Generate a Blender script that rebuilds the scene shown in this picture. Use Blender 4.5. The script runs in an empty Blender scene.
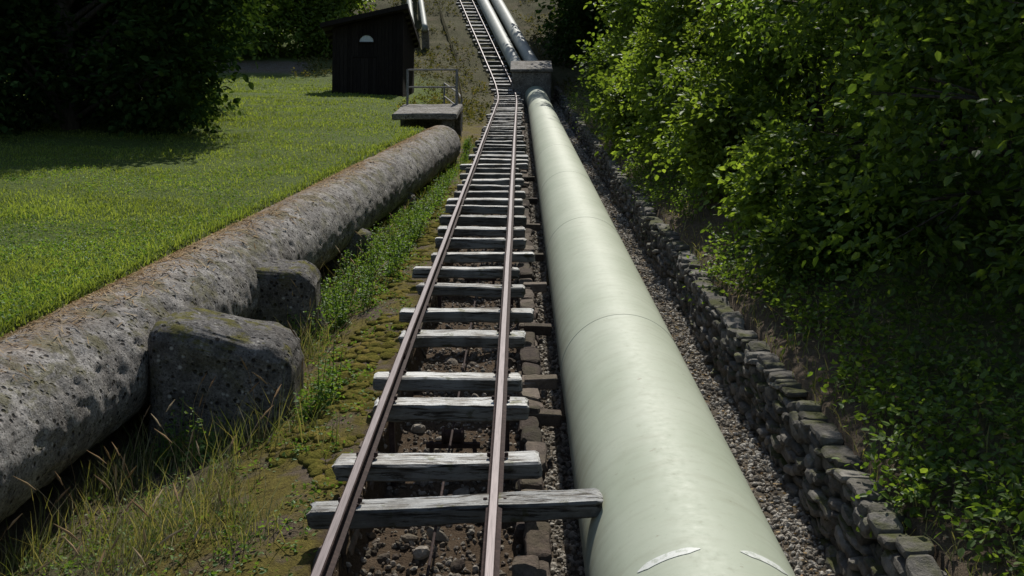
import bpy, bmesh, math
import numpy as np
from mathutils import Vector
rad = math.radians
rng = np.random.default_rng(11)
scene = bpy.context.scene
scene.view_settings.view_transform = 'Standard'
scene.view_settings.look = 'None'
scene.view_settings.exposure = 0

# ------------------------------------------------------------------ helpers
def sm(x):
    x = np.clip(x, 0, 1)
    return x*x*(3-2*x)

_nk = {}
def nz(p, scale=1.0, seed=0, octaves=3):
    """cheap smooth pseudo noise of points (N,3), about -1..1"""
    out = 0; amp = 1.0; f = scale; tot = 0
    for o in range(octaves):
        key = (seed, o)
        if key not in _nk:
            r = np.random.default_rng(1000+seed*17+o)
            d = r.normal(size=(7, 3)); d /= np.linalg.norm(d, axis=1)[:, None]
            _nk[key] = (d*r.uniform(.7, 1.5, (7, 1)), r.uniform(0, 6.28, 7))
        d, ph = _nk[key]
        a = p @ d.T * f + ph
        out = out + amp*(np.sin(a + 1.3*np.sin(a[:, ::-1]*.7)).sum(1)/3.2)
        tot += amp; amp *= .5; f *= 2.1
    return out/tot

def mesh_np(name, V, Fs, mat=None, smooth=False, attrs=None, parent=None, mats=None, mat_idx=None):
    V = np.asarray(V, dtype=np.float32)
    if isinstance(Fs, np.ndarray): Fs = [Fs]
    me = bpy.data.meshes.new(name)
    me.vertices.add(len(V)); me.vertices.foreach_set('co', V.ravel())
    li = np.concatenate([f.ravel() for f in Fs]).astype(np.int32)
    tot = np.concatenate([np.full(len(f), f.shape[1]) for f in Fs]).astype(np.int32)
    st = np.concatenate([[0], np.cumsum(tot)[:-1]]).astype(np.int32)
    me.loops.add(len(li)); me.loops.foreach_set('vertex_index', li)
    me.polygons.add(len(tot)); me.polygons.foreach_set('loop_start', st)
    me.polygons.foreach_set('use_smooth', np.full(len(tot), bool(smooth)))
    for m in (mats or ([mat] if mat else [])): me.materials.append(m)
    if mat_idx is not None: me.polygons.foreach_set('material_index', np.asarray(mat_idx, dtype=np.int32))
    if attrs:
        for k, a in attrs.items():
            a = np.asarray(a, dtype=np.float32)
            if a.ndim == 1:
                at = me.attributes.new(k, 'FLOAT', 'POINT'); at.data.foreach_set('value', a)
            else:
                at = me.attributes.new(k, 'FLOAT_COLOR', 'POINT'); at.data.foreach_set('color', a.ravel())
    me.update(calc_edges=True)
    ob = bpy.data.objects.new(name, me)
    scene.collection.objects.link(ob)
    if parent: ob.parent = parent
    return ob

def empty(name):
    e = bpy.data.objects.new(name, None); scene.collection.objects.link(e); e.empty_display_size = .3
    return e

class Acc:
    """accumulates geometry"""
    def __init__(s): s.V = []; s.F = {}; s.n = 0
    def add(s, V, F):
        if isinstance(F, np.ndarray): F = [F]
        for f in F: s.F.setdefault(f.shape[1], []).append(f+s.n)
        s.V.append(V); s.n += len(V)
    def build(s, name, mat, **k):
        return mesh_np(name, np.concatenate(s.V), [np.concatenate(v) for v in s.F.values()], mat, **k)

# path frame -----------------------------------------------------------
ds = .25
ST = np.arange(-20, 300, ds)
i0 = int(round(20/ds))
_t = sm((ST-50)/20)
ELT = rad(18)+(rad(33)-rad(18))*_t
AZT = rad(-10.4)*sm((ST-52)/17)
def cum(a):
    c = np.concatenate([[0], np.cumsum((a[1:]+a[:-1])/2*ds)]); return c-c[i0]
XT = cum(np.cos(ELT)*np.sin(AZT)); YT = cum(np.cos(ELT)*np.cos(AZT)); ZT = cum(np.sin(ELT))
def P(s, u, w):
    s, u, w = np.broadcast_arrays(np.asarray(s, float), np.asarray(u, float), np.asarray(w, float))
    el = np.interp(s, ST, ELT)
    return np.stack([np.interp(s, ST, XT)+u, np.interp(s, ST, YT)-w*np.sin(el), np.interp(s, ST, ZT)+w*np.cos(el)], -1)
def frame(s):
    """columns = u, s, w axes at s"""
    el = np.interp(s, ST, ELT); c, n = np.cos(el), np.sin(el); z = np.zeros_like(c); o = np.ones_like(c)
    return np.stack([np.stack([o, z, z], -1), np.stack([z, c, n], -1), np.stack([z, -n, c], -1)], -1)

def UC(s): return -4.07+.081*(np.minimum(s, 31.5)-10.2)
def wg(s, u):
    s, u = np.broadcast_arrays(np.asarray(s, float), np.asarray(u, float))
    sh = s.shape; s = s.ravel(); u = u.ravel()
    uc = UC(s); q = u-uc
    p = np.stack([u, s, 0*u], -1)
    n1 = nz(p, .35, 1); n2 = nz(p, 1.6, 2); n3 = nz(p, 6, 3)
    wl = .42+.035*np.maximum(0, -q-.6)+.07*n1*sm((-q-.6)/3)+.025*n2 + .3*np.maximum(0, -u-22)*.5
    mid = -.88+.46*np.clip((u-(uc+.8))/np.maximum(-1.7-(uc+.8), .3), 0, 1)+.05*n2+.025*n3
    a = sm((q+.55)/.3)
    w = wl*(1-a)+mid*a
    b = sm((s-31)/2)
    mid2 = -.4+.04*n2+(wl+.4)*sm((-2.2-u)/4.0)
    w = w*(1-b)+mid2*b
    k = sm((u+1.36+.05*n2+.02*n3)/.14); w = w*(1-k)+(-.92+.07*n2+.05*n3)*k
    k = sm((u-.08)/.14); w = w*(1-k)+(-1.15+.02*n2)*k
    k = sm((u-2.70)/.1); uu = np.maximum(u-2.7, 0)
    bank = -.40+.42*np.minimum(uu, 9)+.2*np.maximum(uu-9, 0)+.10*n1*sm(uu)+.06*n2+.02*n3
    w = w*(1-k)+bank*k
    e = sm((s-63)/7)
    up = -.35+.5*n1+.12*n2+.22*np.maximum(0, u-4)+.05*np.maximum(0, -u-6)
    up = np.where(np.abs(u-.3) < 3.2, -.35+.1*n2, up)
    w = w*(1-e)+up*e
    return w.reshape(sh)

# ------------------------------------------------------------------ materials
class M:
    def __init__(s, name):
        s.m = bpy.data.materials.new(name); s.m.use_nodes = True
        s.nt = s.m.node_tree; s.N = s.nt.nodes; s.L = s.nt.links
        s.b = s.N['Principled BSDF']; s.out = s.N['Material Output']
        s.tc = s.N.new('ShaderNodeTexCoord')
    def lk(s, a, b): s.L.new(a, b)
    def mp(s, scale=(1, 1, 1), rot=(0, 0, 0)):
        n = s.N.new('ShaderNodeMapping'); n.inputs['Scale'].default_value = scale; n.inputs['Rotation'].default_value = rot
        s.lk(s.tc.outputs['Object'], n.inputs['Vector']); return n.outputs[0]
    def noise(s, sc, det=5, ro=.6, vec=None, dist=0):
        n = s.N.new('ShaderNodeTexNoise'); n.inputs['Scale'].default_value = sc; n.inputs['Detail'].default_value = det
        n.inputs['Roughness'].default_value = ro; n.inputs['Distortion'].default_value = dist
        s.lk(vec if vec is not None else s.tc.outputs['Object'], n.inputs['Vector']); return n.outputs['Fac']
    def vor(s, sc, out='Distance', vec=None, feat='F1'):
        n = s.N.new('ShaderNodeTexVoronoi'); n.feature = feat; n.inputs['Scale'].default_value = sc
        s.lk(vec if vec is not None else s.tc.outputs['Object'], n.inputs['Vector']); return n.outputs[out]
    def ramp(s, fac, stops):
        n = s.N.new('ShaderNodeValToRGB'); e = n.color_ramp.elements
        while len(e) < len(stops): e.new(.5)
        for x, (p, c) in zip(e, stops):
            x.position = p; x.color = (c, c, c, 1) if not hasattr(c, '__len__') else (*c, 1)
        s.lk(fac, n.inputs[0]); return n.outputs[0]
    def mix(s, fac, a, b, mode='MIX'):
        n = s.N.new('ShaderNodeMix'); n.data_type = 'RGBA'; n.blend_type = mode
        for v, i in ((fac, 0), (a, 6), (b, 7)):
            if isinstance(v, bpy.types.NodeSocket): s.lk(v, n.inputs[i])
            elif hasattr(v, '__len__'): n.inputs[i].default_value = (*v, 1)
            else: n.inputs[i].default_value = v if i == 0 else (v, v, v, 1)
        return n.outputs[2]
    def math(s, op, a, b=0.0):
        n = s.N.new('ShaderNodeMath'); n.operation = op
        for v, i in ((a, 0), (b, 1)):
            if isinstance(v, bpy.types.NodeSocket): s.lk(v, n.inputs[i])
            else: n.inputs[i].default_value = v
        return n.outputs[0]
    def attr(s, name, out='Fac'):
        n = s.N.new('ShaderNodeAttribute'); n.attribute_name = name; return n.outputs[out]
    def sep(s, v):
        n = s.N.new('ShaderNodeSeparateXYZ'); s.lk(v, n.inputs[0]); return n.outputs
    def normalz(s):
        g = s.N.new('ShaderNodeNewGeometry'); return s.sep(g.outputs['True Normal'])[2]
    def island(s):
        g = s.N.new('ShaderNodeNewGeometry'); return g.outputs['Random Per Island']
    def bump(s, h, strength=.5, dist=.02):
        n = s.N.new('ShaderNodeBump'); n.inputs['Strength'].default_value = strength; n.inputs['Distance'].default_value = dist
        s.lk(h, n.inputs['Height']); s.lk(n.outputs[0], s.b.inputs['Normal'])
    def col(s, c):
        if isinstance(c, bpy.types.NodeSocket): s.lk(c, s.b.inputs['Base Color'])
        else: s.b.inputs['Base Color'].default_value = (*c, 1)
    def set(s, rough=.8, metal=0, spec=.3):
        s.b.inputs['Roughness'].default_value = rough; s.b.inputs['Metallic'].default_value = metal
        s.b.inputs['Specular IOR Level'].default_value = spec

def leaf_mat(name, dark, mid, light, trans=.4, rough=.55, spec=.25, big=(.7, 1.25), bs=.6, simple=False):
    k = M(name)
    r = k.ramp(k.island(), [(0, dark), (.5, mid), (1, light)])
    bg_ = k.ramp(k.noise(bs, 2), [(.3, big[0]), (.7, big[1])])
    c = k.mix(1.0, r, bg_, 'MULTIPLY')
    if simple:
        k.N.remove(k.b); b = k.N.new('ShaderNodeBsdfDiffuse'); k.lk(c, b.inputs[0])
    else:
        b = k.b; k.col(c); k.set(rough, 0, spec)
    t = k.N.new('ShaderNodeBsdfTranslucent')
    tc = k.mix(1.0, c, (1.6, 1.5, .55), 'MULTIPLY'); k.lk(tc, t.inputs[0])
    ms = k.N.new('ShaderNodeMixShader'); ms.inputs[0].default_value = trans
    k.lk(b.outputs[0], ms.inputs[1]); k.lk(t.outputs[0], ms.inputs[2]); k.lk(ms.outputs[0], k.out.inputs[0])
    return k.m

mat_leafA = leaf_mat('beech_leaves', (.055, .10, .022), (.10, .17, .036), (.18, .265, .058), .5, .5, .3, (.6, 1.3), .5)
mat_leafB = leaf_mat('hazel_leaves', (.08, .13, .028), (.14, .215, .042), (.22, .31, .07), .5, .5, .3, (.65, 1.3), .5)
mat_leafD = leaf_mat('dark_leaves', (.02, .042, .014), (.035, .068, .02), (.06, .10, .03), .22, simple=True)
mat_leafF = leaf_mat('forest_leaves', (.022, .048, .015), (.04, .08, .022), (.075, .125, .036), .25, simple=True)
mat_blade = leaf_mat('grass_blades', (.13, .18, .045), (.19, .26, .062), (.29, .35, .12), .4, .6, .2, (.75, 1.2), .9, simple=True)
mat_dry = leaf_mat('tall_grass_blades', (.10, .13, .04), (.17, .19, .08), (.36, .32, .18), .3, simple=True)
mat_scrub = leaf_mat('scrub_leaves', (.06, .07, .025), (.10, .11, .04), (.20, .17, .09), .25, simple=True)
mat_weed = leaf_mat('weed_leaves', (.06, .13, .03), (.11, .20, .045), (.17, .26, .07), .4)
mat_straw = leaf_mat('straw', (.18, .11, .06), (.32, .22, .12), (.46, .36, .22), .1, simple=True)

k = M('bark'); v = k.mp((6, 6, 1.2))
k.col(k.ramp(k.noise(3, 6, .6, v), [(.3, (.03, .025, .018)), (.7, (.12, .10, .08))])); k.set(.9); k.bump(k.noise(4, 6, .6, v), .8, .03)
mat_bark = k.m

k = M('terrain_ground')
z = k.attr('zone', 'Color'); zs = k.sep(z)
n1 = k.noise(1.2, 6); n2 = k.noise(9, 6, .65); n3 = k.noise(60, 4, .7); vv = k.vor(28, 'Color')
soil = k.ramp(n2, [(.25, (.045, .033, .02)), (.5, (.11, .083, .055)), (.75, (.20, .16, .115))])
soil = k.mix(.4, soil, k.ramp(n3, [(.3, (.03, .02, .015)), (.7, (.28, .22, .16))]))
grass = k.ramp(n2, [(.3, (.06, .085, .022)), (.7, (.13, .17, .045))])
vs = k.sep(vv)
grav = k.ramp(vs[0], [(0, (.14, .12, .095)), (.5, (.30, .27, .225)), (1, (.50, .46, .40))])
grav = k.mix(k.ramp(k.vor(28), [(0.0, 0.0), (.5, .8)]), grav, (.09, .075, .055))
grav = k.mix(k.ramp(k.noise(2.5, 6, .7), [(.45, 0), (.6, .6)]), grav, (.14, .10, .06))
moss = k.ramp(k.noise(14, 6, .7), [(.3, (.06, .045, .016)), (.5, (.14, .115, .028)), (.75, (.23, .19, .045))])
mm = k.math('MULTIPLY', zs[2], k.ramp(k.noise(2.2, 5, .6), [(.40, 0.0), (.52, 1.0)]))
c = k.mix(zs[0], soil, grass); c = k.mix(zs[1], c, grav); c = k.mix(mm, c, moss)
scr = k.ramp(n1, [(.3, (.05, .045, .022)), (.5, (.075, .08, .03)), (.7, (.14, .11, .07))])
scr = k.mix(.5, scr, k.ramp(n2, [(.3, (.03, .03, .015)), (.7, (.13, .11, .06))]))
c = k.mix(k.attr('scrub'), c, scr)
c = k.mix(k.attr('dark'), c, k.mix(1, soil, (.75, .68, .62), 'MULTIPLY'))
k.col(c); k.set(.95, 0, .1)
k.bump(k.mix(.5, n2, n3), 1.0, .08); mat_ground = k.m

def stone_mat(name, a, b, c3, mossamt=.3, gs=1.0):
    k = M(name)
    isl = k.ramp(k.island(), [(0, a), (.5, b), (1, c3)])
    n = k.noise(14*gs, 7, .7)
    c = k.mix(1, isl, k.ramp(n, [(.25, .5), (.75, 1.5)]), 'MULTIPLY')
    g = k.math('MULTIPLY', k.ramp(k.noise(3, 4), [(.45, 0), (.6, 1)]), k.ramp(k.normalz(), [(.2, 0), (.8, mossamt)]))
    c = k.mix(g, c, (.075, .08, .022))
    k.col(c); k.set(.9, 0, .2); k.bump(k.noise(30*gs, 6, .7), .8, .03); return k.m
mat_gravel = stone_mat('gravel_stones', (.15, .13, .105), (.30, .27, .225), (.52, .49, .43), 0)
mat_wallstone = stone_mat('wall_stones', (.08, .073, .062), (.13, .12, .103), (.22, .205, .18), .9)
mat_rock = stone_mat('brown_rubble', (.035, .026, .021), (.085, .063, .048), (.18, .145, .115), .2)
mat_rubble = stone_mat('track_rubble', (.07, .052, .04), (.17, .14, .11), (.36, .32, .27), .2)
k = M('moss_cushions'); mn = k.noise(40, 5, .7)
k.col(k.mix(1, k.ramp(k.island(), [(0, (.08, .07, .02)), (.5, (.14, .13, .03)), (1, (.20, .155, .045))]), k.ramp(mn, [(.3, .5), (.7, 1.3)]), 'MULTIPLY')); k.set(1, 0, 0); k.bump(mn, 1, .03); mat_moss = k.m

# rail steel
k = M('rusty_rail'); n = k.noise(25, 6, .7)
k.col(k.ramp(n, [(.3, (.022, .014, .013)), (.55, (.048, .031, .028)), (.8, (.10, .066, .055))])); k.set(.75, 0, .12); k.bump(n, .3, .004); mat_rail = k.m
k = M('worn_rail_top'); v = k.mp((60, 1.5, 1.5))
k.col(k.ramp(k.noise(3, 5, .6, v), [(.3, (.045, .032, .032)), (.7, (.15, .12, .12))])); k.set(.5, .3, .4); mat_railtop = k.m
# sleepers
k = M('weathered_sleeper_wood_shaded_sides'); v = k.mp((1.1, 12, 12))
g1 = k.noise(2.0, 8, .75, v, .5); g2 = k.noise(2.4, 6, .65)
c = k.ramp(g1, [(.37, (.03, .024, .02)), (.43, (.26, .24, .21)), (.48, (.66, .65, .61)), (.72, (.88, .88, .84))])
c = k.mix(k.ramp(g2, [(.48, 0), (.64, .65)]), c, (.22, .185, .14))
isl = k.ramp(k.island(), [(0, .65), (1, 1.1)]); c = k.mix(1, c, isl, 'MULTIPLY')
mo = k.math('MULTIPLY', k.ramp(k.noise(5, 5), [(.60, 0), (.66, 1)]), .6); c = k.mix(mo, c, (.14, .14, .04))
sd = k.ramp(k.normalz(), [(.45, .28), (.8, 1.0)]); c = k.mix(1, c, sd, 'MULTIPLY')  # faces not turned up are multiplied darker: their shade painted into the colour
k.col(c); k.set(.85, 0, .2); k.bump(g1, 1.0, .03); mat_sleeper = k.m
# main pipe
k = M('pale_green_pipe_paint')
s_ = k.attr('sv'); a_ = k.attr('av')
big = k.noise(.9, 6, .6); fine = k.noise(16, 6, .7)
c = k.mix(k.ramp(big, [(.35, 0), (.65, 1)]), (.365, .40, .30), (.42, .45, .35))
cmb = k.N.new('ShaderNodeCombineXYZ'); k.lk(k.math('MULTIPLY', s_, 3.0), cmb.inputs[0]); k.lk(k.math('MULTIPLY', a_, .7), cmb.inputs[1])
st = k.noise(3.0, 5, .6, cmb.outputs[0])
c = k.mix(k.ramp(st, [(.50, 0), (.75, .4)]), c, (.27, .275, .195))
c = k.mix(k.ramp(fine, [(.6, 0), (.74, .3)]), c, (.22, .20, .14))
ch = k.ramp(k.noise(7, 5, .75), [(.66, 0), (.70, .5)]); c = k.mix(ch, c, (.20, .16, .11))
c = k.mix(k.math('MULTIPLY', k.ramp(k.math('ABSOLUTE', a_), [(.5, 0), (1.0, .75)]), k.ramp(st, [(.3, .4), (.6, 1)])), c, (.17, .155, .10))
k.col(c)
k.lk(k.ramp(fine, [(.3, .5), (.7, .7)]), k.b.inputs['Roughness']); k.b.inputs['Specular IOR Level'].default_value = .28
k.bump(k.noise(5, 4), .08, .02); mat_pipe = k.m
k = M('pipe_weld'); k.col((.31, .335, .255)); k.set(.7); mat_weld = k.m
k = M('worn_marking_paint'); k.col(k.ramp(k.noise(22, 6, .7), [(.38, (.42, .45, .37)), (.52, (.64, .65, .60))])); k.set(.6); mat_white = k.m
# old concrete
def concrete(name, straw=False, base=.2, moss=.6):
    k = M(name)
    n = k.noise(1.7, 8, .7); f = k.noise(38, 6, .75); m2 = k.noise(9, 6, .7)
    c = k.ramp(n, [(.32, (base*.5, base*.44, base*.38)), (.5, (base, base*.94, base*.87)), (.72, (base*1.5, base*1.42, base*1.32))])
    c = k.mix(1, c, k.ramp(f, [(.3, .4), (.7, 1.6)]), 'MULTIPLY')
    c = k.mix(1, c, k.ramp(m2, [(.3, .5), (.7, 1.4)]), 'MULTIPLY')
    pit = k.ramp(k.vor(13), [(.16, 1), (.30, 0)])
    pit2 = k.math('MULTIPLY', pit, k.ramp(k.noise(6, 3), [(.38, 0), (.46, .92)]))
    c = k.mix(pit2, c, (.025, .022, .02))
    pit3 = k.math('MULTIPLY', k.ramp(k.vor(34), [(.18, 1), (.32, 0)]), .8); c = k.mix(pit3, c, (.035, .03, .027))
    lich = k.math('MULTIPLY', k.ramp(k.vor(11), [(.12, 1), (.25, 0)]), k.ramp(k.noise(4.1, 3), [(.48, 0), (.56, .75)]))
    c = k.mix(lich, c, (.45, .44, .40))
    mo = k.math('MULTIPLY', k.ramp(k.noise(2.7, 6, .7), [(.50, 0), (.58, 1)]), k.ramp(k.normalz(), [(-.1 if moss > .8 else .2, 0.25 if moss > .8 else 0), (.6, moss)]))
    c = k.mix(mo, c, k.ramp(m2, [(.3, (.045, .043, .014)), (.6, (.13, .12, .03))]))
    if straw:
        sa = k.attr('av')
        stw = k.math('MULTIPLY', k.ramp(sa, [(.38, 1), (.70, 0)]), k.ramp(k.noise(2.6, 8, .8), [(.42, 0), (.52, .9)]))
        c = k.mix(stw, c, k.ramp(k.noise(50, 4, .7), [(.3, (.10, .062, .036)), (.7, (.36, .26, .16))]))
    k.col(c); k.set(.93, 0, .15)
    h = k.mix(.4, k.mix(.5, m2, f), k.math('SUBTRACT', 1.0, pit2)); k.bump(h, 1.0, .07)
    return k.m
mat_conduit = concrete('old_concrete_conduit', True, .26, .6)
mat_conc = concrete('mossy_concrete', False, .13, 1.0)
mat_conc2 = concrete('plain_concrete', False, .25, .3)
k = M('dark_stained_wood'); v = k.mp((22, 22, 1.5)); n = k.noise(2, 6, .6, v)
c = k.ramp(n, [(.3, (.012, .009, .008)), (.7, (.034, .027, .022))]); c = k.mix(1, c, k.ramp(k.island(), [(0, .7), (1, 1.3)]), 'MULTIPLY')
k.col(c); k.set(.9, 0, .1); k.bump(n, .5, .01); mat_hut = k.m
k = M('roof_felt'); k.col(k.ramp(k.noise(5, 5), [(.3, (.03, .03, .03)), (.7, (.07, .065, .06))])); k.set(.9); mat_roof = k.m
k = M('pale_window_panel'); k.col(k.ramp(k.noise(20, 3), [(.3, (.5, .53, .52)), (.7, (.7, .72, .7))])); k.set(.4); mat_win = k.m
k = M('galvanised_steel'); k.col(k.ramp(k.noise(15, 4), [(.3, (.18, .17, .16)), (.7, (.32, .31, .30))])); k.set(.7, .1); mat_steel = k.m
k = M('grey_steel_pipe'); k.col(k.ramp(k.noise(2, 5), [(.3, (.27, .29, .25)), (.7, (.36, .37, .33))])); k.set(.6); mat_gp = k.m

# ------------------------------------------------------------------ terrain
ucol = np.concatenate([np.linspace(-120, -24, 24), np.linspace(-23, -7, 44), np.linspace(-6.93, 2.95, 165), np.linspace(3.05, 12, 60), np.linspace(12.6, 120, 36)])
srow = np.concatenate([np.linspace(-8, 16, 170), np.linspace(16.3, 50, 130), np.linspace(50.5, 100, 90), np.linspace(102, 270, 50)])
SS, UU = np.meshgrid(srow, ucol, indexing='ij')
WW = wg(SS, UU)
V = P(SS, UU, WW).reshape(-1, 3)
nr, nc = len(srow), len(ucol)
idx = np.arange(nr*nc).reshape(nr, nc)
F = np.stack([idx[:-1, :-1], idx[:-1, 1:], idx[1:, 1:], idx[1:, :-1]], -1).reshape(-1, 4)
s_, u_ = SS.ravel(), UU.ravel(); q_ = u_-UC(s_)
up = sm((s_-56)/8)
left = np.where(s_ < 31, sm((-q_-.35)/.25), sm((-u_-3.0)/1.5))
pp = np.stack([u_, s_, 0*u_], -1)
nn = nz(pp, .8, 9)
zg = left
zg = np.maximum(zg, (.35+.35*nn)*sm((u_-3.2)/1))
zg = np.maximum(zg, np.clip(.0+.6*nz(pp, 1.3, 12), 0, .7)*sm((-1.75-u_)/.3)*(q_ > .3))
zgr = sm((u_-.15)/.1)*sm((2.7-u_)/.06)*(1-up)
road = sm((1-np.abs((s_-62-.15*(u_+15)))/3.2)*2)*sm((-u_-11.5)/1.5)
zgr = np.maximum(zgr, road)
zm = sm((u_+2.9)/.5)*sm((-1.2-u_)/.2)
scrub = np.maximum(up, sm((s_-40)/8)*sm((u_+5)/1.5)*sm((-1.3-u_)/.3))*sm((u_+13)/3)*sm((12-u_)/4)*(1-road)
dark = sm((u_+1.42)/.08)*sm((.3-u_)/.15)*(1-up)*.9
zone = np.stack([np.clip(zg, 0, 1), np.clip(zgr, 0, 1), np.clip(zm, 0, 1), np.ones_like(zg)], -1)
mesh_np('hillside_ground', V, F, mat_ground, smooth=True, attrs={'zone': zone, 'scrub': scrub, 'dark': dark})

# ------------------------------------------------------------------ sweeps
def sweep(prof, s, closed=True):
    """prof (K,2) of (u,w); returns V,F"""
    prof = np.asarray(prof, float); K = len(prof)
    V = P(s[:, None], prof[None, :, 0], prof[None, :, 1]).reshape(-1, 3)
    id_ = np.arange(len(s)*K).reshape(len(s), K)
    j = np.arange(K if closed else K-1); j2 = (j+1) % K
    F = np.stack([id_[:-1][:, j], id_[:-1][:, j2], id_[1:][:, j2], id_[1:][:, j]], -1).reshape(-1, 4)
    return V, F, np.tile(j, len(s)-1)

def box_tpl(dx, dy, dz, cuts=10, bev=.01, amp=.006, seed=0, axis=0, ns=8, segs=1):
    bm = bmesh.new(); bmesh.ops.create_cube(bm, size=1)
    for v in bm.verts: v.co = Vector((v.co.x*dx, v.co.y*dy, v.co.z*dz))
    if bev > 0: bmesh.ops.bevel(bm, geom=bm.edges[:], offset=bev, segments=segs, affect='EDGES')
    d = (dx, dy, dz)
    for ax in range(3):
        n = cuts if ax == axis else max(1, int(round(cuts*d[ax]/d[axis])))
        for i in range(1, n+0):
            no = [0, 0, 0]; no[ax] = 1; co = [0, 0, 0]; co[ax] = -d[ax]/2+d[ax]*i/n
            bmesh.ops.bisect_plane(bm, geom=bm.verts[:]+bm.edges[:]+bm.faces[:], plane_co=co, plane_no=no)
    bmesh.ops.triangulate(bm, faces=bm.faces[:])
    V = np.array([v.co[:] for v in bm.verts]); F = np.array([[v.index for v in f.verts] for f in bm.faces])
    bm.free()
    V = V+amp*np.stack([nz(V+31*seed, ns, 20), nz(V+31*seed, ns, 21), nz(V+31*seed, ns, 22)], -1)
    return V, F

def place(V, s, u, w, rot=(0, 0, 0)):
    from mathutils import Euler
    R = np.array(Euler(rot).to_matrix())
    Fm = frame(np.array(float(s)))
    return (V@R.T)@Fm.T+P(s, u, w)

def ico_stone(n):
    bm = bmesh.new(); bmesh.ops.create_icosphere(bm, subdivisions=n, radius=1)
    V = np.array([v.co[:] for v in bm.verts]); F = np.array([[v.index for v in f.verts] for f in bm.faces]); bm.free()
    return V, F
ICO = ico_stone(2); ICO1 = ico_stone(1); ICO5 = ico_stone(5)

def rotm(n, r=rng):
    q = r.normal(size=(n, 4)); q /= np.linalg.norm(q, axis=1)[:, None]
    w, x, y, z = q.T
    return np.stack([np.stack([1-2*(y*y+z*z), 2*(x*y-z*w), 2*(x*z+y*w)], -1),
                     np.stack([2*(x*y+z*w), 1-2*(x*x+z*z), 2*(y*z-x*w)], -1),
                     np.stack([2*(x*z-y*w), 2*(y*z+x*w), 1-2*(x*x+y*y)], -1)], 1)
def inst(T, F, R, pos):
    V = np.einsum('nij,kj->nki', R, T)+pos[:, None, :]
    k = len(T); Fi = (F[None]+(np.arange(len(pos))*k)[:, None, None]).reshape(-1, F.shape[1])
    return V.reshape(-1, 3), Fi

# ------------------------------------------------------------------ railway
track = empty('railway_track')
sr = np.concatenate([np.arange(1.0, 50, .5), np.arange(50, 170, 1.0)])
prof = np.array([(-.055, -.12), (.055, -.12), (.055, -.108), (.012, -.095), (.010, -.045), (.030, -.032), (.032, -.006), (.024, 0), (-.024, 0), (-.032, -.006), (-.030, -.032), (-.010, -.045), (-.012, -.095), (-.055, -.108)])
for nm, u0 in (('left_rail', -1.168), ('right_rail', -.171)):
    p = prof.copy(); p[:, 0] += u0
    V, F, j = sweep(p, sr)
    V = V+np.stack([.008*nz(V, .5, 40), 0*V[:, 0], .006*nz(V, .6, 41)], -1)
    mesh_np(nm, V, F, mats=[mat_rail, mat_railtop], mat_idx=np.where(j == 7, 1, 0), parent=track)
sl = [4.15, 5.2, 6.29, 7.07, 8.32, 9.04, 10.46, 11.46, 12.67, 13.75, 14.8, 15.84]
while sl[-1] < 168: sl.append(sl[-1]+1.02+rng.normal()*.11)
A = Acc(); tp = [box_tpl(1, .23, .15, 26, .018, .012, i, ns=9) for i in range(9)]
H = Acc()
hb = box_tpl(.13, .1, .018, 2, .004, 0)
bolt = box_tpl(.028, .028, .035, 1, .006, 0)
for i, s in enumerate(sl):
    V, F = tp[(i*4) % 9]; V = V.copy()
    L = 1.5+rng.normal()*.09; uc0 = -.65+rng.normal()*.05; dw = 0; tilt = rng.normal()*.015
    if abs(s-6.29) < .01: L = 2.0; uc0 = -.44; tilt = -.048; dw = .03
    if abs(s-7.07) < .01: L = 1.55; tilt = -.01; uc0 = -.63
    e_ = (np.abs(V[:, 0]) > .47); V[e_, 0] += .012*nz(V[e_]+i, 30, 130)
    V[:, 0] *= L; V[:, 1] *= rng.uniform(.8, 1.2); V[:, 2] *= rng.uniform(.85, 1.1)
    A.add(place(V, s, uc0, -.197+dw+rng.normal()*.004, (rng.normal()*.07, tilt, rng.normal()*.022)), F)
    if s < 45:
        for ur in (-1.168, -.171):
            H.add(place(hb[0], s, ur, -.113), hb[1])
            for sx in (-1, 1):
                H.add(place(bolt[0], s, ur+sx*.068, -.095), bolt[1])
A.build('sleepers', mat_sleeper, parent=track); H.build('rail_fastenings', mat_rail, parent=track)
H = Acc(); fp = box_tpl(.012, .5, .05, 1, .003, 0)
for s in (9.7, 19.5, 29):
    for ur in (-1.168, -.171):
        for sx in (-1, 1): H.add(place(fp[0], s, ur+sx*.020, -.068), fp[1])
H.build('fishplates', mat_rail, parent=track)
H = Acc(); st1 = box_tpl(.05, .05, .85, 1, .006, 0)
for s in sl[:46]:
    if int(s*10) % 2:
        for ur in (-1.15, -.12): H.add(place(st1[0], s+.04, ur, -.68), st1[1])
H.build('trestle_legs', mat_rail, parent=track)
th = np.linspace(0, 2*np.pi, 9)[:-1]
V, F, _ = sweep(np.stack([-.62+.011*np.cos(th), -.50+.011*np.sin(th)], -1), np.arange(1, 60, 1.0))
cab = empty('haul_cable'); mesh_np('cable', V, F, mat_rail, parent=cab)
H = Acc()
th = np.linspace(0, 2*np.pi, 17)[:-1]
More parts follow.
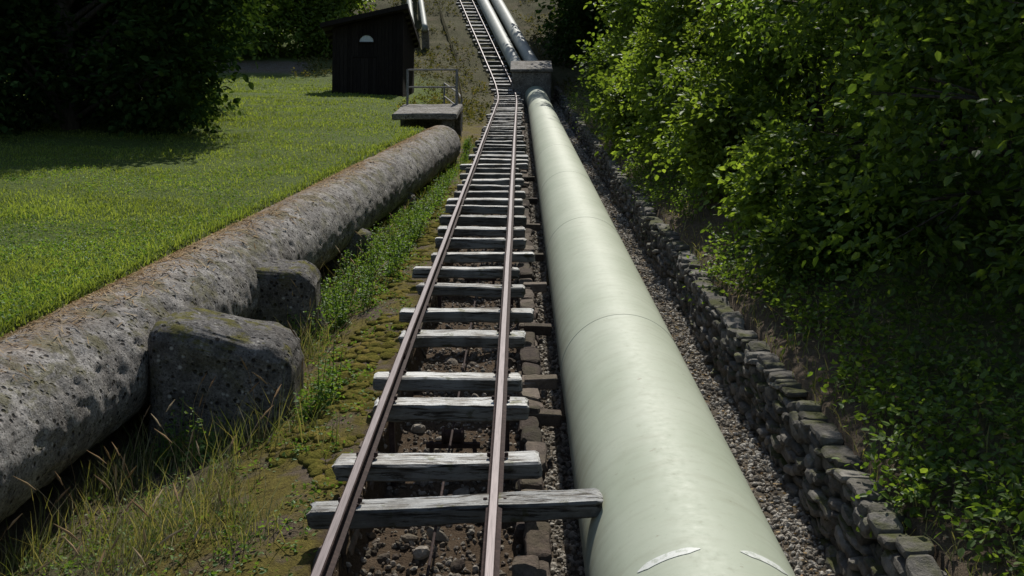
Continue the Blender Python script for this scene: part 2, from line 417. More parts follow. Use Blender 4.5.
for s in (8.6, 15.3, 22, 29, 36):
    for (x0, x1, r) in ((-.1, -.08, .085), (-.08, .08, .06), (.08, .1, .085)):
        V = np.concatenate([np.stack([np.full(16, x), r*np.cos(th), r*np.sin(th)], -1) for x in (x0, x1)])
        j = np.arange(16); F = np.stack([j, (j+1) % 16, 16+(j+1) % 16, 16+j], -1)
        H.add(place(V, s, -.62, -.57), F)
        H.add(place(V, s, -.62, -.57), np.array([list(range(16)), list(range(31, 15, -1))]))
    b = box_tpl(.5, .05, .05, 2, .005, 0); H.add(place(b[0], s, -.62, -.66), b[1])
    b = box_tpl(.04, .04, .4, 1, .005, 0); H.add(place(b[0], s, -.42, -.82), b[1]); H.add(place(b[0], s, -.82, -.82), b[1])
H.build('rollers', mat_rail, parent=cab)

def rubble(n, smin, smax, tpl, seed, spow=1.6):
    r = np.random.default_rng(seed)
    s = 1.5+(r.random(n)**spow)*50; u = r.uniform(-1.33, .12, n)
    sc = r.uniform(smin, smax, n)
    R = rotm(n, r)*(sc[:, None, None]*r.uniform(.4, 1.2, (n, 1, 3)))
    T = tpl[0]*(1+.3*nz(tpl[0], 1.7, 5))[:, None]
    V, F = inst(T, tpl[1], R, P(s, u, wg(s, u)+sc*.2)); V = V+.25*smax*np.stack([nz(V, 14, 51), nz(V, 14, 52), nz(V, 14, 53)], -1)
    return V, F
A = Acc(); A.add(*rubble(16000, .01, .036, ICO1, 3)); A.add(*rubble(260, .05, .09, ICO, 4))
A.build('track_bed_rubble', mat_rubble)
def stone_wall(name, ufun, w0, w1, s0, s1, lens, hts, depth, mat, amp=.02, batter=0.0, jit=.02, tpl=ICO, pw=.4):
    Rr = np.random.default_rng(77); pos = []; scl = []
    w = w0
    while w < w1:
        h = Rr.uniform(*hts); s = s0+Rr.uniform(-.2, 0)
        while s < s1:
            f = 1+s*.02; L = Rr.uniform(*lens)*f; hh = h*Rr.uniform(.7, 1.35)
            pos.append((s+L/2, ufun(s)+batter*(w-w0)+Rr.normal()*jit, w+h/2+Rr.normal()*.022)); scl.append((depth*Rr.uniform(.85, 1.2)/2, L/2*1.03, hh/2*1.08)); s += L
        w += h
    pos = np.array(pos); scl = np.array(scl)
    T = tpl[0]; T = np.sign(T)*np.abs(T)**pw; T = T/np.abs(T).max()
    n = len(pos); Fm = frame(pos[:, 0])
    a = Rr.normal(size=n)*.14; c, d = np.cos(a), np.sin(a); z = np.zeros(n); o = np.ones(n)
    Rot = np.stack([np.stack([o, z, z], -1), np.stack([z, c, -d], -1), np.stack([z, d, c], -1)], 1)
    R = np.einsum('nij,njk->nik', Fm, Rot)*scl[:, None, :]
    wp = P(pos[:, 0], pos[:, 1], pos[:, 2])
    V, F = inst(T, tpl[1], R, wp)
    V = V+amp*np.stack([nz(V, 9, 61), nz(V, 9, 62), nz(V, 9, 63)], -1)+amp*.6*np.stack([nz(V, 28, 64), nz(V, 28, 65), nz(V, 28, 66)], -1)
    return mesh_np(name, V, F, mat)
stone_wall('dry_stone_wall', lambda s: 2.62+.03*math.sin(s*.9), -1.2, -.42, 1, 62, (.07, .26), (.06, .12), .24, mat_wallstone, .022, .10, .022)
stone_wall('track_bed_masonry', lambda s: .10, -1.2, -.55, 1, 60, (.12, .4), (.09, .16), .2, mat_rock, .02)
stone_wall('track_side_stones', lambda s: -1.36, -1.05, -.55, 1, 60, (.12, .4), (.09, .15), .12, mat_rock, .02)

n = 42000
Rg = np.random.default_rng(5)
s = 3*(62/3)**Rg.random(n); u = Rg.uniform(.2, 2.62, n)
sc = Rg.uniform(.008, .028, n)*(1+s*.03)
R = rotm(n, Rg)*(sc[:, None, None]*Rg.uniform(.45, 1.2, (n, 1, 3)))
V, F = inst(ICO1[0]*Rg.uniform(.8, 1.15, (len(ICO1[0]), 1)), ICO1[1], R, P(s, u, wg(s, u)+sc*.3))
mesh_np('gravel_strip', V, F, mat_gravel)

# ------------------------------------------------------------------ main penstock
pen = empty('penstock_pipe')
PU, PW, PR = 1.095, -.50, .655
K = 96; th = np.linspace(0, 2*np.pi, K, endpoint=False)
sp = np.concatenate([np.arange(-2, 50, .5), np.arange(50, 61.01, .5)])
V, F, _ = sweep(np.stack([PU+PR*np.cos(th), PW+PR*np.sin(th)], -1), sp)
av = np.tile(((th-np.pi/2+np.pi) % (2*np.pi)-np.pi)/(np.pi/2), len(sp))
sv = np.repeat(sp, K)
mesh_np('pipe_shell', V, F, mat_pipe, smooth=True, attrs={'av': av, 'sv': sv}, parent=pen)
A = Acc()
for s0 in np.arange(4.3+5.9, 60, 6.1):
    pr = [(0, .0), (.004, .003), (.010, .004), (.016, .003), (.020, 0)]
    rings = [P(s0+a, PU+(PR+b)*np.cos(th), PW+(PR+b)*np.sin(th)) for a, b in pr]
    V = np.concatenate(rings); id_ = np.arange(5*K).reshape(5, K); j = np.arange(K); j2 = (j+1) % K
    F = np.stack([id_[:-1][:, j], id_[:-1][:, j2], id_[1:][:, j2], id_[1:][:, j]], -1).reshape(-1, 4); A.add(V, F)
A.build('weld_seams', mat_weld, parent=pen, smooth=True)
A = Acc()
for a0, a1 in ((48, 76), (96, 130)):
    t = np.radians(np.linspace(a0, a1, 30)); wd = .034*np.clip(np.minimum(np.arange(30), np.arange(30)[::-1])/6+.15, 0, 1)
    V = np.concatenate([P(5.16-wd, PU+(PR+.003)*np.cos(t), PW+(PR+.003)*np.sin(t)), P(5.16+wd, PU+(PR+.003)*np.cos(t), PW+(PR+.003)*np.sin(t))])
    j = np.arange(29); A.add(V, np.stack([j, j+1, j+31, j+30], -1))
A.build('painted_ring_mark', mat_white, parent=pen)
A = Acc(); sb = box_tpl(1.25, .45, .5, 5, .03, .012, 3)
for s0 in (10.6, 17, 23.5, 30, 36.5, 43, 49.5): A.add(place(sb[0], s0, PU, -1.05), sb[1])
A.build('saddles', mat_conc, parent=pen)
A = Acc(); tb = box_tpl(.34, .16, .12, 4, .01, .005, 2)
for s0 in (8.9, 9.9, 11.9, 14.1, 16.2, 19, 22.3, 26): A.add(place(tb[0], s0, .22, -.50, (0, .05*rng.normal(), 0)), tb[1])
A.build('timber_struts', mat_rock, parent=track)

anc = empty('anchor_block')
b = box_tpl(2.3, 2.8, 2.5, 10, .06, .02, 5, ns=2); mesh_np('block', place(b[0], 60.6, .95, -.25), b[1], mat_conc2, parent=anc)
b = box_tpl(2.45, 3.0, .16, 8, .03, .008, 6, ns=3); mesh_np('cap_slab', place(b[0], 60.6, .95, 1.07), b[1], mat_conc2, parent=anc)
for u0 in (.45, 1.55):
    e = empty('upper_steel_pipe')
    s_p = np.arange(61, 200, .75); t = np.linspace(0, 2*np.pi, 33)[:-1]
    V, F, _ = sweep(np.stack([u0+.42*np.cos(t), .35+.42*np.sin(t)], -1), s_p)
    mesh_np('pipe_shell', V, F, mat_gp, smooth=True, parent=e)
    A = Acc(); bb = box_tpl(1.0, .6, .9, 3, .03, .01, 4)
    for s0 in np.arange(72, 190, 9): A.add(place(bb[0], s0, u0, -.35), bb[1])
    A.build('supports', mat_conc2, parent=e)
for u0 in (-5.55, -4.65):
    e = empty('distant_steel_pipe')
    t = np.linspace(0, 2*np.pi, 17)[:-1]
    sx = np.arange(72, 190, 1.0)
    K2 = 16
    cu = u0+(sx-76)*.03
    V = P(sx[:, None], cu[:, None]+.20*np.cos(t)[None], .8+.20*np.sin(t)[None]).reshape(-1, 3)
    id_ = np.arange(len(sx)*K2).reshape(-1, K2); j = np.arange(K2); j2 = (j+1) % K2
    mesh_np('pipe_shell', V, [np.stack([id_[:-1][:, j], id_[:-1][:, j2], id_[1:][:, j2], id_[1:][:, j]], -1).reshape(-1, 4), id_[0][None, ::-1]], mat_gp, smooth=True, parent=e)
    A = Acc(); bb = box_tpl(.5, .5, 1.5, 2, .03, .01, 4)
    for s0 in np.arange(72.4, 185, 8): A.add(place(bb[0], s0, u0+(s0-76)*.03, -.05), bb[1])
    A.build('supports', mat_conc2, parent=e)

# ------------------------------------------------------------------ old concrete conduit
con = empty('concrete_conduit')
CR, CW = .62, -.09
K = 130; th = np.linspace(-np.pi, np.pi, K, endpoint=False)
sc_ = np.concatenate([np.arange(.5, 14, .04), np.arange(14, 30.6, .09)])
ph = np.broadcast_to(th[None], (len(sc_), K))
S2 = np.broadcast_to(sc_[:, None], ph.shape)
pts = np.stack([np.cos(ph).ravel()*CR, S2.ravel(), np.sin(ph).ravel()*CR], -1)
d = .012*nz(pts, 1.7, 70)+.013*nz(pts, 7.5, 71)+.009*nz(pts, 24, 72, 2)
d = d-.05*np.clip(nz(pts, 3.1, 73)-.55, 0, 1)-.045*np.clip(nz(pts, 13, 74)-.55, 0, 1)-.04*np.clip(nz(pts, 26, 75, 1)-.6, 0, .6)
rr = (CR+d).reshape(ph.shape)
V = P(S2, UC(S2)+rr*np.cos(ph), CW+rr*np.sin(ph)).reshape(-1, 3)
id_ = np.arange(len(sc_)*K).reshape(-1, K); j = np.arange(K); j2 = (j+1) % K
F = np.stack([id_[:-1][:, j], id_[:-1][:, j2], id_[1:][:, j2], id_[1:][:, j]], -1).reshape(-1, 4)
avc = np.where(th >= 0, 1-th/np.pi, np.where(th < -np.pi/2, 0, 1))
mesh_np('conduit_shell', V, [F, id_[-1][None, :], id_[0][None, ::-1]], mat_conduit, smooth=True, attrs={'av': np.tile(avc, len(sc_))}, parent=con)
def rock_block(name, dims, s, u, w, rot, seed, parent=None, mat=mat_conc, amp=.05, taper=.12, pw=.33, slope=.16):
    T = ICO5[0]; T = np.sign(T)*np.abs(T)**pw; T = T/np.abs(T).max()
    V = T*np.array(dims)/2; k_ = 1-taper*(V[:, 2:3]/dims[2]+.5); V[:, :2] *= k_
    V[:, 2] -= slope*(V[:, 0]+dims[0]/2)*sm(V[:, 2]/dims[2]*2)
    o = V+seed*13.7
    V = V+amp*np.stack([nz(o, 2.6, 84), nz(o, 2.6, 85), nz(o, 2.6, 86)], -1)+.03*np.stack([nz(o, 9, 81), nz(o, 9, 82), nz(o, 9, 83)], -1)+.013*np.stack([nz(o, 28, 87), nz(o, 28, 88), nz(o, 28, 89)], -1)
    return mesh_np(name, place(V, s, u, w, rot), ICO5[1], mat, parent=parent, smooth=True)
rock_block('support_block', (1.5, 1.2, 1.65), 9.5, -2.93, -.43, (0, .02, .10), 1, con, amp=.07)
rock_block('support_block', (1.35, .9, 1.25), 12.6, -3.25, -.32, (0, .05, .1), 2, con, amp=.06)
rock_block('support_block', (.8, .7, .8), 17.5, -3.05, -.6, (0, .1, .05), 3, con)
rock_block('support_block', (.7, .7, .7), 22.6, -2.7, -.6, (0, .1, .05), 4, con)
Rs = np.random.default_rng(8); n = 26000
s = 2.5*(30/2.5)**Rs.random(n); a = np.radians(np.clip(Rs.normal(126, 26, n), 50, 176))
keep = nz(np.stack([np.cos(a), s, np.sin(a)], -1), 1.6, 90) > -.0+Rs.normal(size=n)*.25
s = s[keep]; a = a[keep]; n = len(s)
pos = P(s, UC(s)+(CR+.012)*np.cos(a), CW+(CR+.012)*np.sin(a))
tu = np.stack([-np.sin(a), 0*a, np.cos(a)], -1); ts = np.stack([0*a, np.ones(n), 0*a], -1); nn_ = np.stack([np.cos(a), 0*a, np.sin(a)], -1)
g = Rs.uniform(0, 2*np.pi, n); L = Rs.uniform(.015, .07, n)*(1+s*.02)
X = tu*np.cos(g)[:, None]+ts*np.sin(g)[:, None]+nn_*Rs.normal(size=(n, 1))*.15; Y = -tu*np.sin(g)[:, None]+ts*np.cos(g)[:, None]
R = np.stack([X*L[:, None], Y*(.003*(1+s*.08))[:, None], nn_], -1); R = np.einsum('nij,njk->nik', frame(s), R)
V, F = inst(np.array([(-1, -1, 0), (1, -.5, 0), (1, .5, 0), (-1, 1, 0.)]), np.array([[0, 1, 2, 3]]), R, pos)
mesh_np('straw_litter', V, F, mat_straw, parent=con)

# platform near the hut
plat = empty('concrete_platform')
b = box_tpl(2.1, 3.6, .2, 8, .03, .02, 8, ns=3); mesh_np('slab', place(b[0], 34.4, -3.1, .70, (.03, 0, 0)), b[1], mat_conc2, parent=plat)
A = Acc(); bb = box_tpl(.4, .5, 1.6, 3, .03, .02, 9)
for (s, u) in ((33.0, -2.35), (36, -2.3)): A.add(place(bb[0], s, u, -.22), bb[1])
bb = box_tpl(1.9, .4, 1.6, 4, .03, .02, 9); A.add(place(bb[0], 35.9, -3.3, -.22), bb[1])
A.build('piers', mat_conc, parent=plat)
rock_block('conduit_headwall', (1.6, .6, 1.4), 30.9, -2.75, -.35, (0, 0, .05), 6, plat, mat_conc, .02, .02, .15, 0)

def tube(acc, pts, radii, K=8):
    pts = np.asarray(pts, float); radii = np.broadcast_to(radii, (len(pts),))
    t = np.gradient(pts, axis=0); t /= np.linalg.norm(t, axis=1)[:, None]+1e-9
    ref = np.where(np.abs(t[:, 2:3]) > .9, np.array([[1., 0, 0]]), np.array([[0, 0, 1.]]))
    a = np.cross(t, ref); a /= np.linalg.norm(a, axis=1)[:, None]; b = np.cross(t, a)
    th = np.linspace(0, 2*np.pi, K, endpoint=False)
    V = (pts[:, None]+radii[:, None, None]*(a[:, None]*np.cos(th)[None, :, None]+b[:, None]*np.sin(th)[None, :, None])).reshape(-1, 3)
    id_ = np.arange(len(pts)*K).reshape(-1, K); j = np.arange(K); j2 = (j+1) % K
    acc.add(V, np.stack([id_[:-1][:, j], id_[:-1][:, j2], id_[1:][:, j2], id_[1:][:, j]], -1).reshape(-1, 4))
up3 = np.array([0, 0, 1.])
fen = empty('steel_railing'); A = Acc()
line = [(35.9, -2.25), (39.5, -2.3), (43.5, -2.7), (48, -3.6)]
tops = []
for i, (s, u) in enumerate(line):
    w0 = .78 if s < 38 else wg(s, u)
    p = P(s, u, w0).reshape(3); tube(A, [p-.3*up3, p+1.35*up3], .045); tops.append(p)
    if i:
        q0 = tops[i-1]
        for hh in (1.33, .7): tube(A, [q0+hh*up3, p+hh*up3], .032)
p = P(35.9, -4.0, .78).reshape(3); tube(A, [p-.2*up3, p+1.35*up3], .045)
for hh in (1.33, .7): tube(A, [p+hh*up3, tops[0]+hh*up3], .032)
A.build('posts_and_rails', mat_steel, parent=fen)

# ------------------------------------------------------------------ hut
hut = empty('wooden_hut')
base = P(48.3, 0, .45).reshape(3); X0, X1 = -8.98, -5.60; Y0 = base[1]; Y1 = Y0+5.0; Z0 = base[2]-.3
HL, HR = 3.75, 4.5
Rh = np.random.default_rng(4)
def hexa(acc, x0, x1, y0, y1, z0, zt):
    v = np.array([(x0, y0, z0), (x1, y0, z0), (x1, y1, z0), (x0, y1, z0), (x0, y0, zt(x0)), (x1, y0, zt(x1)), (x1, y1, zt(x1)), (x0, y1, zt(x0))], float)
    f = np.array([[0, 1, 5, 4], [1, 2, 6, 5], [2, 3, 7, 6], [3, 0, 4, 7], [4, 5, 6, 7], [3, 2, 1, 0]]); acc.add(v, f)
zt = lambda x: Z0+HL+(HR-HL)*(x-X0)/(X1-X0)
A = Acc(); hexa(A, X0+.04, X1-.04, Y0+.04, Y1-.04, Z0-.6, lambda x: zt(x)-.01); A.build('inner_walls', mat_hut, parent=hut)
A = Acc(); x = X0
while x < X1-.02:
    w = min(.18, X1-x); d = Rh.uniform(0, .012)
    if not (-8.0 < x+w/2 < -6.85): hexa(A, x, x+w-.012, Y0-d, Y0+.03, Z0-.3, lambda q: zt(q)-.02)
    else: hexa(A, x, x+w-.012, Y0-d, Y0+.03, Z0+2.35, lambda q: zt(q)-.02)
    x += w
y = Y0+.01
while y < Y1-.02:
    w = min(.18, Y1-y); d = Rh.uniform(0, .012); hexa(A, X1-.03, X1+d, y, y+w-.012, Z0-.3, lambda q: zt(X1)-.02); hexa(A, X0-d, X0+.03, y, y+w-.012, Z0-.3, lambda q: zt(X0)-.02); y += w
A.build('wall_boards', mat_hut, parent=hut)
A = Acc()
for i in range(6):
    xx = -7.98+i*.185; hexa(A, xx, xx+.175, Y0-.02-.004*(i % 2), Y0+.03, Z0+.15, lambda q: Z0+2.25)
hexa(A, -8.1, -8.0, Y0-.045, Y0-.002, Z0+.1, lambda q: Z0+2.34); hexa(A, -6.86, -6.76, Y0-.045, Y0-.002, Z0+.1, lambda q: Z0+2.34); hexa(A, -8.0, -6.86, Y0-.045, Y0-.003, Z0+2.26, lambda q: Z0+2.34)
A.build('door', mat_hut, parent=hut)
A = Acc()
t = np.linspace(0, np.pi, 17); c = np.array([-7.35, Y0-.03, Z0+3.0]); r = .34
v = np.concatenate([c+np.stack([r*np.cos(t), 0*t, r*np.sin(t)], -1), c+np.stack([r*np.cos(t), 0*t+.03, r*np.sin(t)], -1)])
j = np.arange(16); A.add(v, [np.stack([j, j+1, j+18, j+17], -1)]); A.add(v[:17], np.arange(17)[None, ::-1].copy())
A.build('fanlight_window', mat_win, parent=hut)
A = Acc()
tube(A, [c+np.array([(r+.03)*math.cos(a), -.02, (r+.03)*math.sin(a)]) for a in np.linspace(0, np.pi, 17)], .035, 6)
tube(A, [c+np.array([-r-.05, -.02, -.02]), c+np.array([r+.05, -.02, -.02])], .035, 6)
A.build('window_frame', mat_hut, parent=hut)
A = Acc()
ov = .5
sl_ = (HR-HL)/(X1-X0)
def roof(acc, x0, x1, y0, y1, o0, o1):
    z = lambda x: Z0+HL+sl_*(x-X0)
    v = np.array([(x0, y0, z(x0)+o0), (x1, y0, z(x1)+o0), (x1, y1, z(x1)+o0), (x0, y1, z(x0)+o0), (x0, y0, z(x0)+o1), (x1, y0, z(x1)+o1), (x1, y1, z(x1)+o1), (x0, y1, z(x0)+o1)])
    acc.add(v, np.array([[0, 1, 5, 4], [1, 2, 6, 5], [2, 3, 7, 6], [3, 0, 4, 7], [4, 5, 6, 7], [3, 2, 1, 0]]))
roof(A, X0-ov, X1+.25, Y0-ov, Y1+.4, .03, .13); A.build('roof', mat_roof, parent=hut)
A = Acc(); roof(A, X0-ov-.02, X1+.27, Y0-ov-.03, Y0-ov-.003, -.08, .15); roof(A, X1+.253, X1+.28, Y0-ov, Y1+.4, -.08, .15)
for yy in np.arange(Y0-.4, Y1+.2, .8): roof(A, X0-ov+.05, X1+.2, yy, yy+.08, -.1, .028)
A.build('fascia_and_rafters', mat_hut, parent=hut)

# ------------------------------------------------------------------ vegetation
LT = np.array([(0, 0, 0), (.30, .28, .05), (.24, .68, .04), (0, 1, -.06), (-.24, .68, .04), (-.30, .28, .05)]); LF = np.array([[0, 1, 2, 3], [0, 3, 4, 5]])
DT = np.array([(0, 0, 0), (.38, .5, .06), (0, 1, 0), (-.38, .5, .06)]); DF = np.array([[0, 1, 2, 3]])
def nrm(a): return a/(np.linalg.norm(a, axis=-1, keepdims=True)+1e-9)
def leaves(c, d, length, Mn, size, tpl=(LT, LF), r=rng, flat=.5):
    """sprays of Mn leaves along twigs at c direction d"""
    N = len(c); length = np.broadcast_to(length, (N,))
    upv = nrm(np.array([0, 0, 1.])+r.normal(size=(N, 3))*.35)
    side = nrm(np.cross(d, upv)+1e-4)
    Rall = []; Pall = []
    for jx in range(Mn):
        t = (jx+.6)/Mn; sg = 1 if jx % 2 else -1
        pos = c+d*(length*t)[:, None]-np.array([0, 0, 1])*(length*t*t*.25)[:, None]+r.normal(size=(N, 3))*.02
        y = nrm(d*.55+side*sg*(1-.5*t)+r.normal(size=(N, 3))*.28-np.array([0, 0, .15]))
        nv = nrm(upv+r.normal(size=(N, 3))*flat)
        x = nrm(np.cross(y, nv)); z = np.cross(x, y)
        s = (size*r.uniform(.6, 1.2, N))[:, None]
        Rall.append(np.stack([x*s, y*s, z*s], -1)); Pall.append(pos)
    return inst(tpl[0], tpl[1], np.concatenate(Rall), np.concatenate(Pall))
def crown_twigs(cl, n, r):
    cs = np.array([c for c, _ in cl]); rs = np.array([q for _, q in cl])
    wgt = (rs[:, 0]*rs[:, 1]+rs[:, 0]*rs[:, 2]+rs[:, 1]*rs[:, 2]); wgt /= wgt.sum()
    k = r.choice(len(cl), n, p=wgt)
    d = nrm(r.normal(size=(n, 3)))
    rad_ = r.uniform(.3, 1.0, n)**.6
    rad_ *= 1+.32*nz(d*1.0+cs[k], 3.2, 91)
    p = cs[k]+d*rs[k]*rad_[:, None]
    dd = nrm(d+r.normal(size=(n, 3))*.45+np.array([0, 0, -.05]))
    return p, dd
def tree(name, s, u, height, cr, ncl, ntw, M_, size, seed, low=.1, mat=mat_leafA, xmin=None, tpl=(LT, LF), extra=(), trunk_r=.16, clr=(.28, .5)):
    r = np.random.default_rng(seed)
    b = P(s, u, wg(s, u)).reshape(3); e = empty(name)
    cl = []
    for i in range(ncl):
        h = low+(1-low)*(i+r.random())/ncl
        rr_ = cr*np.sqrt(np.clip(1-((h-.42)/.62)**2, .05, 1))
        a = r.uniform(0, 2*np.pi); q = rr_*r.uniform(.35, .85)
        R0 = cr*r.uniform(*clr)
        cl.append((b+np.array([q*math.cos(a), q*math.sin(a), h*height]), np.array([R0, R0, R0*.62])))
    for (es, eu, ew, er) in extra:
        cl.append((P(es, eu, ew).reshape(3), np.array([er, er, er*.65])))
    p, d = crown_twigs(cl, ntw, r)
    if xmin is not None:
        kp = p[:, 0]-np.interp(s, ST, XT) > xmin+r.normal(size=len(p))*.15; p, d = p[kp], d[kp]
    V, F = leaves(p, d, size*r.uniform(2.5, 5, len(p)), M_, size, tpl, r)
    mesh_np('foliage', V, F, mat, parent=e)
    A = Acc(); n = 14
    tt = np.linspace(0, 1, n); top = b+np.array([r.normal()*.4, r.normal()*.4, height*.9])
    tr = b+(top-b)*tt[:, None]+np.stack([.15*np.sin(tt*5+seed), .15*np.cos(tt*4+seed), 0*tt-.3*(tt == 0)], -1)
    tube(A, tr, trunk_r*(1-.88*tt)+.012, 10)
    for c, q in cl:
        hh = np.clip((c[2]-b[2])/height*.8-.12, .03, .9); st = np.array([np.interp(hh, tt, tr[:, x]) for x in range(3)])
        t5 = np.linspace(0, 1, 7)[:, None]; mid = (st+c)/2+np.array([0, 0, .25])
        pts = (1-t5)**2*st+2*t5*(1-t5)*mid+t5**2*c
        tube(A, pts, trunk_r*.33*(1-.85*t5[:, 0])+.006, 6)
        for _ in range(5):
            dd = nrm(r.normal(size=3)); tube(A, [c*.3+pts[4]*.7, c+dd*q*.8], np.array([.018, .006]), 4)
    A.build('trunk_and_limbs', mat_bark, parent=e, smooth=True)
    return e

tree('beech_tree', 10.5, 6.8, 9.5, 2.9, 22, 7500, 6, .115, 1, low=.02, mat=mat_leafA, xmin=3.3, extra=((8.6, 4.5, 3.6, .8), (8.3, 4.8, 2.4, .8), (9.2, 4.6, 4.8, .9), (10.2, 4.1, 2.6, .8), (8.4, 5.2, 1.3, .9), (10.5, 4.2, 1.3, .8), (11.5, 4.4, 4, 1.0)))
tree('beech_tree', 15.5, 6.6, 10.5, 3.0, 22, 6800, 6, .12, 2, low=.02, mat=mat_leafA, xmin=3.3, extra=((13.5, 4.3, 1.6, .8), (13.8, 4.5, 3.2, 1.0), (15, 4.6, 4.6, 1.1)))
tree('hazel_bush', 20.5, 6.0, 6.5, 2.6, 18, 5500, 6, .125, 3, low=.0, mat=mat_leafB, xmin=3.2)
tree('hazel_bush', 26, 5.6, 6, 2.4, 18, 4500, 6, .14, 4, low=.0, mat=mat_leafB, xmin=3.0)
tree('beech_tree', 22, 9.8, 11, 3.6, 22, 4200, 6, .17, 5, low=.05)
tree('beech_tree', 13, 10.8, 11, 3.6, 20, 3800, 6, .17, 6, low=.05)
tree('beech_tree', 31, 7.8, 10, 3.4, 20, 4200, 6, .18, 7, low=.02, xmin=3.4)
tree('hazel_bush', 34, 5.3, 5, 2.2, 16, 3000, 6, .18, 8, low=.0, mat=mat_leafB, xmin=2.9)
tree('beech_tree', 40, 6.8, 12, 3.4, 20, 3800, 6, .23, 9, low=.02, xmin=3.0, mat=mat_leafD)
tree('beech_tree', 48, 6.4, 14, 3.4, 20, 3600, 6, .25, 10, low=.02, xmin=2.8, mat=mat_leafD)
tree('beech_tree', 57, 6.2, 15, 3.4, 20, 3600, 6, .28, 12, low=.02, xmin=2.6, mat=mat_leafD)
tree('beech_tree', 66, 6.4, 13, 3.6, 20, 3200, 6, .30, 14, low=.02, xmin=2.8, mat=mat_leafD)
tree('beech_tree', 75, 6.8, 13, 3.8, 20, 3000, 6, .34, 15, low=.02, xmin=3.0, mat=mat_leafD)
tree('beech_tree', 6.5, 7.9, 8.5, 2.8, 18, 5000, 6, .125, 13, low=.02, xmin=4.6)
for i, (s_b, u_b, h_b, c_b) in enumerate(((12.5, 4.1, .9, .7), (15.5, 4.0, 1.3, .85), (18.3, 4.0, 1.8, 1.0), (22, 3.9, 2.0, 1.0), (25.5, 3.8, 2.2, 1.05), (30, 3.8, 2.4, 1.1), (38, 3.9, 2.8, 1.3))):
    tree('hazel_bush', s_b, u_b, h_b, c_b, 9, 1000, 6, .085+.003*s_b, 60+i, low=.1, mat=mat_leafB if i % 3 else mat_leafA, xmin=2.85, trunk_r=.04, clr=(.35, .55))
tree('lime_tree', 27.5, -12.4, 12, 4.6, 30, 10000, 6, .22, 21, low=.03, mat=mat_leafD, clr=(.25, .42), trunk_r=.25, extra=((26.5, -8.6, 5, 1.6), (27, -8.9, 3.4, 1.5), (26, -9.2, 2.2, 1.4)))
tree('lime_tree', 24, -18, 12, 5, 26, 7000, 6, .24, 22, low=.02, mat=mat_leafD, trunk_r=.25)
tree('lime_tree', 35, -14.5, 13, 4.6, 24, 6000, 6, .26, 23, low=.02, mat=mat_leafD, trunk_r=.25)
tree('hazel_bush', 66, -17, 8, 4.0, 20, 4000, 6, .30, 24, low=.0, mat=mat_leafB)
tree('hazel_bush', 68, -11.5, 8, 3.0, 20, 3500, 6, .30, 25, low=.0, mat=mat_leafB)

Rf = np.random.default_rng(33)
pp_ = []
for _ in range(900):
    s = Rf.uniform(60, 190); side = Rf.random()
    u = Rf.uniform(5.5, 70) if side < .5 else Rf.uniform(-80, -13)
    if side >= .5 and s < 72 and u > -20: continue
    if abs(u+.0)/(s*.97+1) > .58: continue
    if any((s-a)**2+(u-b)**2 < (3.2+.016*s)**2 for a, b in pp_): continue
    pp_.append((s, u))
A = Acc(); TR = Acc()
for s, u in pp_:
    b = P(s, u, wg(s, u)).reshape(3); h = Rf.uniform(7, 13); w = h*Rf.uniform(.26, .36)
    cl = []
    for i in range(9):
        hh = (i+.8)/9.5; rr_ = w*np.sqrt(max(.1, 1-((hh-.4)/.65)**2)); a = Rf.uniform(0, 6.28)
        cl.append((b+np.array([rr_*.5*math.cos(a), rr_*.5*math.sin(a), h*hh]), np.array([1, 1, .75])*w*.5))
    p, d = crown_twigs(cl, 260, Rf); V, F = leaves(p, d, .6, 3, .5, (DT, DF), Rf); A.add(V, F)
    tube(TR, [b-.3*up3, b+h*.8*up3], np.array([.2, .05]), 6)
fo = empty('background_forest'); A.build('foliage', mat_leafF, parent=fo); TR.build('trunks', mat_bark, parent=fo)

# hillside scrub
r = np.random.default_rng(44); n = 14000
s = r.uniform(34, 130, n); u = r.uniform(-13, 8, n)
kp = (nz(np.stack([u, s, 0*u], -1), .6, 95) > -.25) & ~((u > -1.6) & (u < 2.6)) & ~((s < 56) & (u < -5.0)) & ~((s < 56) & (u > 2)) & ~((s < 38) & (u < -1.9)); s, u = s[kp], u[kp]; n = len(s)
c = P(s, u, wg(s, u)); d = nrm(np.array([0, 0, 1.])+r.normal(size=(n, 3))*.5)
V, F = leaves(c, d, r.uniform(.15, .7, n), 5, .14, (DT, DF), r)
mesh_np('hillside_scrub', V, F, mat_scrub)

BT = np.array([(-1, 0, 0), (1, 0, 0), (.75, .12, .55), (-.75, .12, .55), (0, .42, 1.)]); BF = [np.array([[0, 1, 2, 3]]), np.array([[3, 2, 4]])]
def blades(name, s, u, h, w, lean, mat, r, w0=None):
    n = len(s); g = r.uniform(0, 2*np.pi, n)
    x = np.stack([np.cos(g), np.sin(g), 0*g], -1); y = np.stack([-np.sin(g), np.cos(g), 0*g], -1)
    z = np.broadcast_to(up3, (n, 3))+r.normal(size=(n, 3))*.25
    R = np.stack([x*w[:, None], y*(h*lean)[:, None], z*h[:, None]], -1)
    pos = P(s, u, wg(s, u)-.01 if w0 is None else w0)
    V = np.einsum('nij,kj->nki', R, BT)+pos[:, None]
    o = (np.arange(n)*5)[:, None, None]
    return mesh_np(name, V.reshape(-1, 3), [(f[None]+o).reshape(-1, f.shape[1]) for f in BF], mat)
r = np.random.default_rng(55); n = 220000
s = 4.5*(58/4.5)**r.random(n); uhi = np.where(s < 31, UC(s)-.30, -3.9); ulo = -(.58*s+1.5)
u = uhi+(ulo-uhi)*r.random(n)
den = nz(np.stack([u, s, 0*u], -1), 1.1, 97)
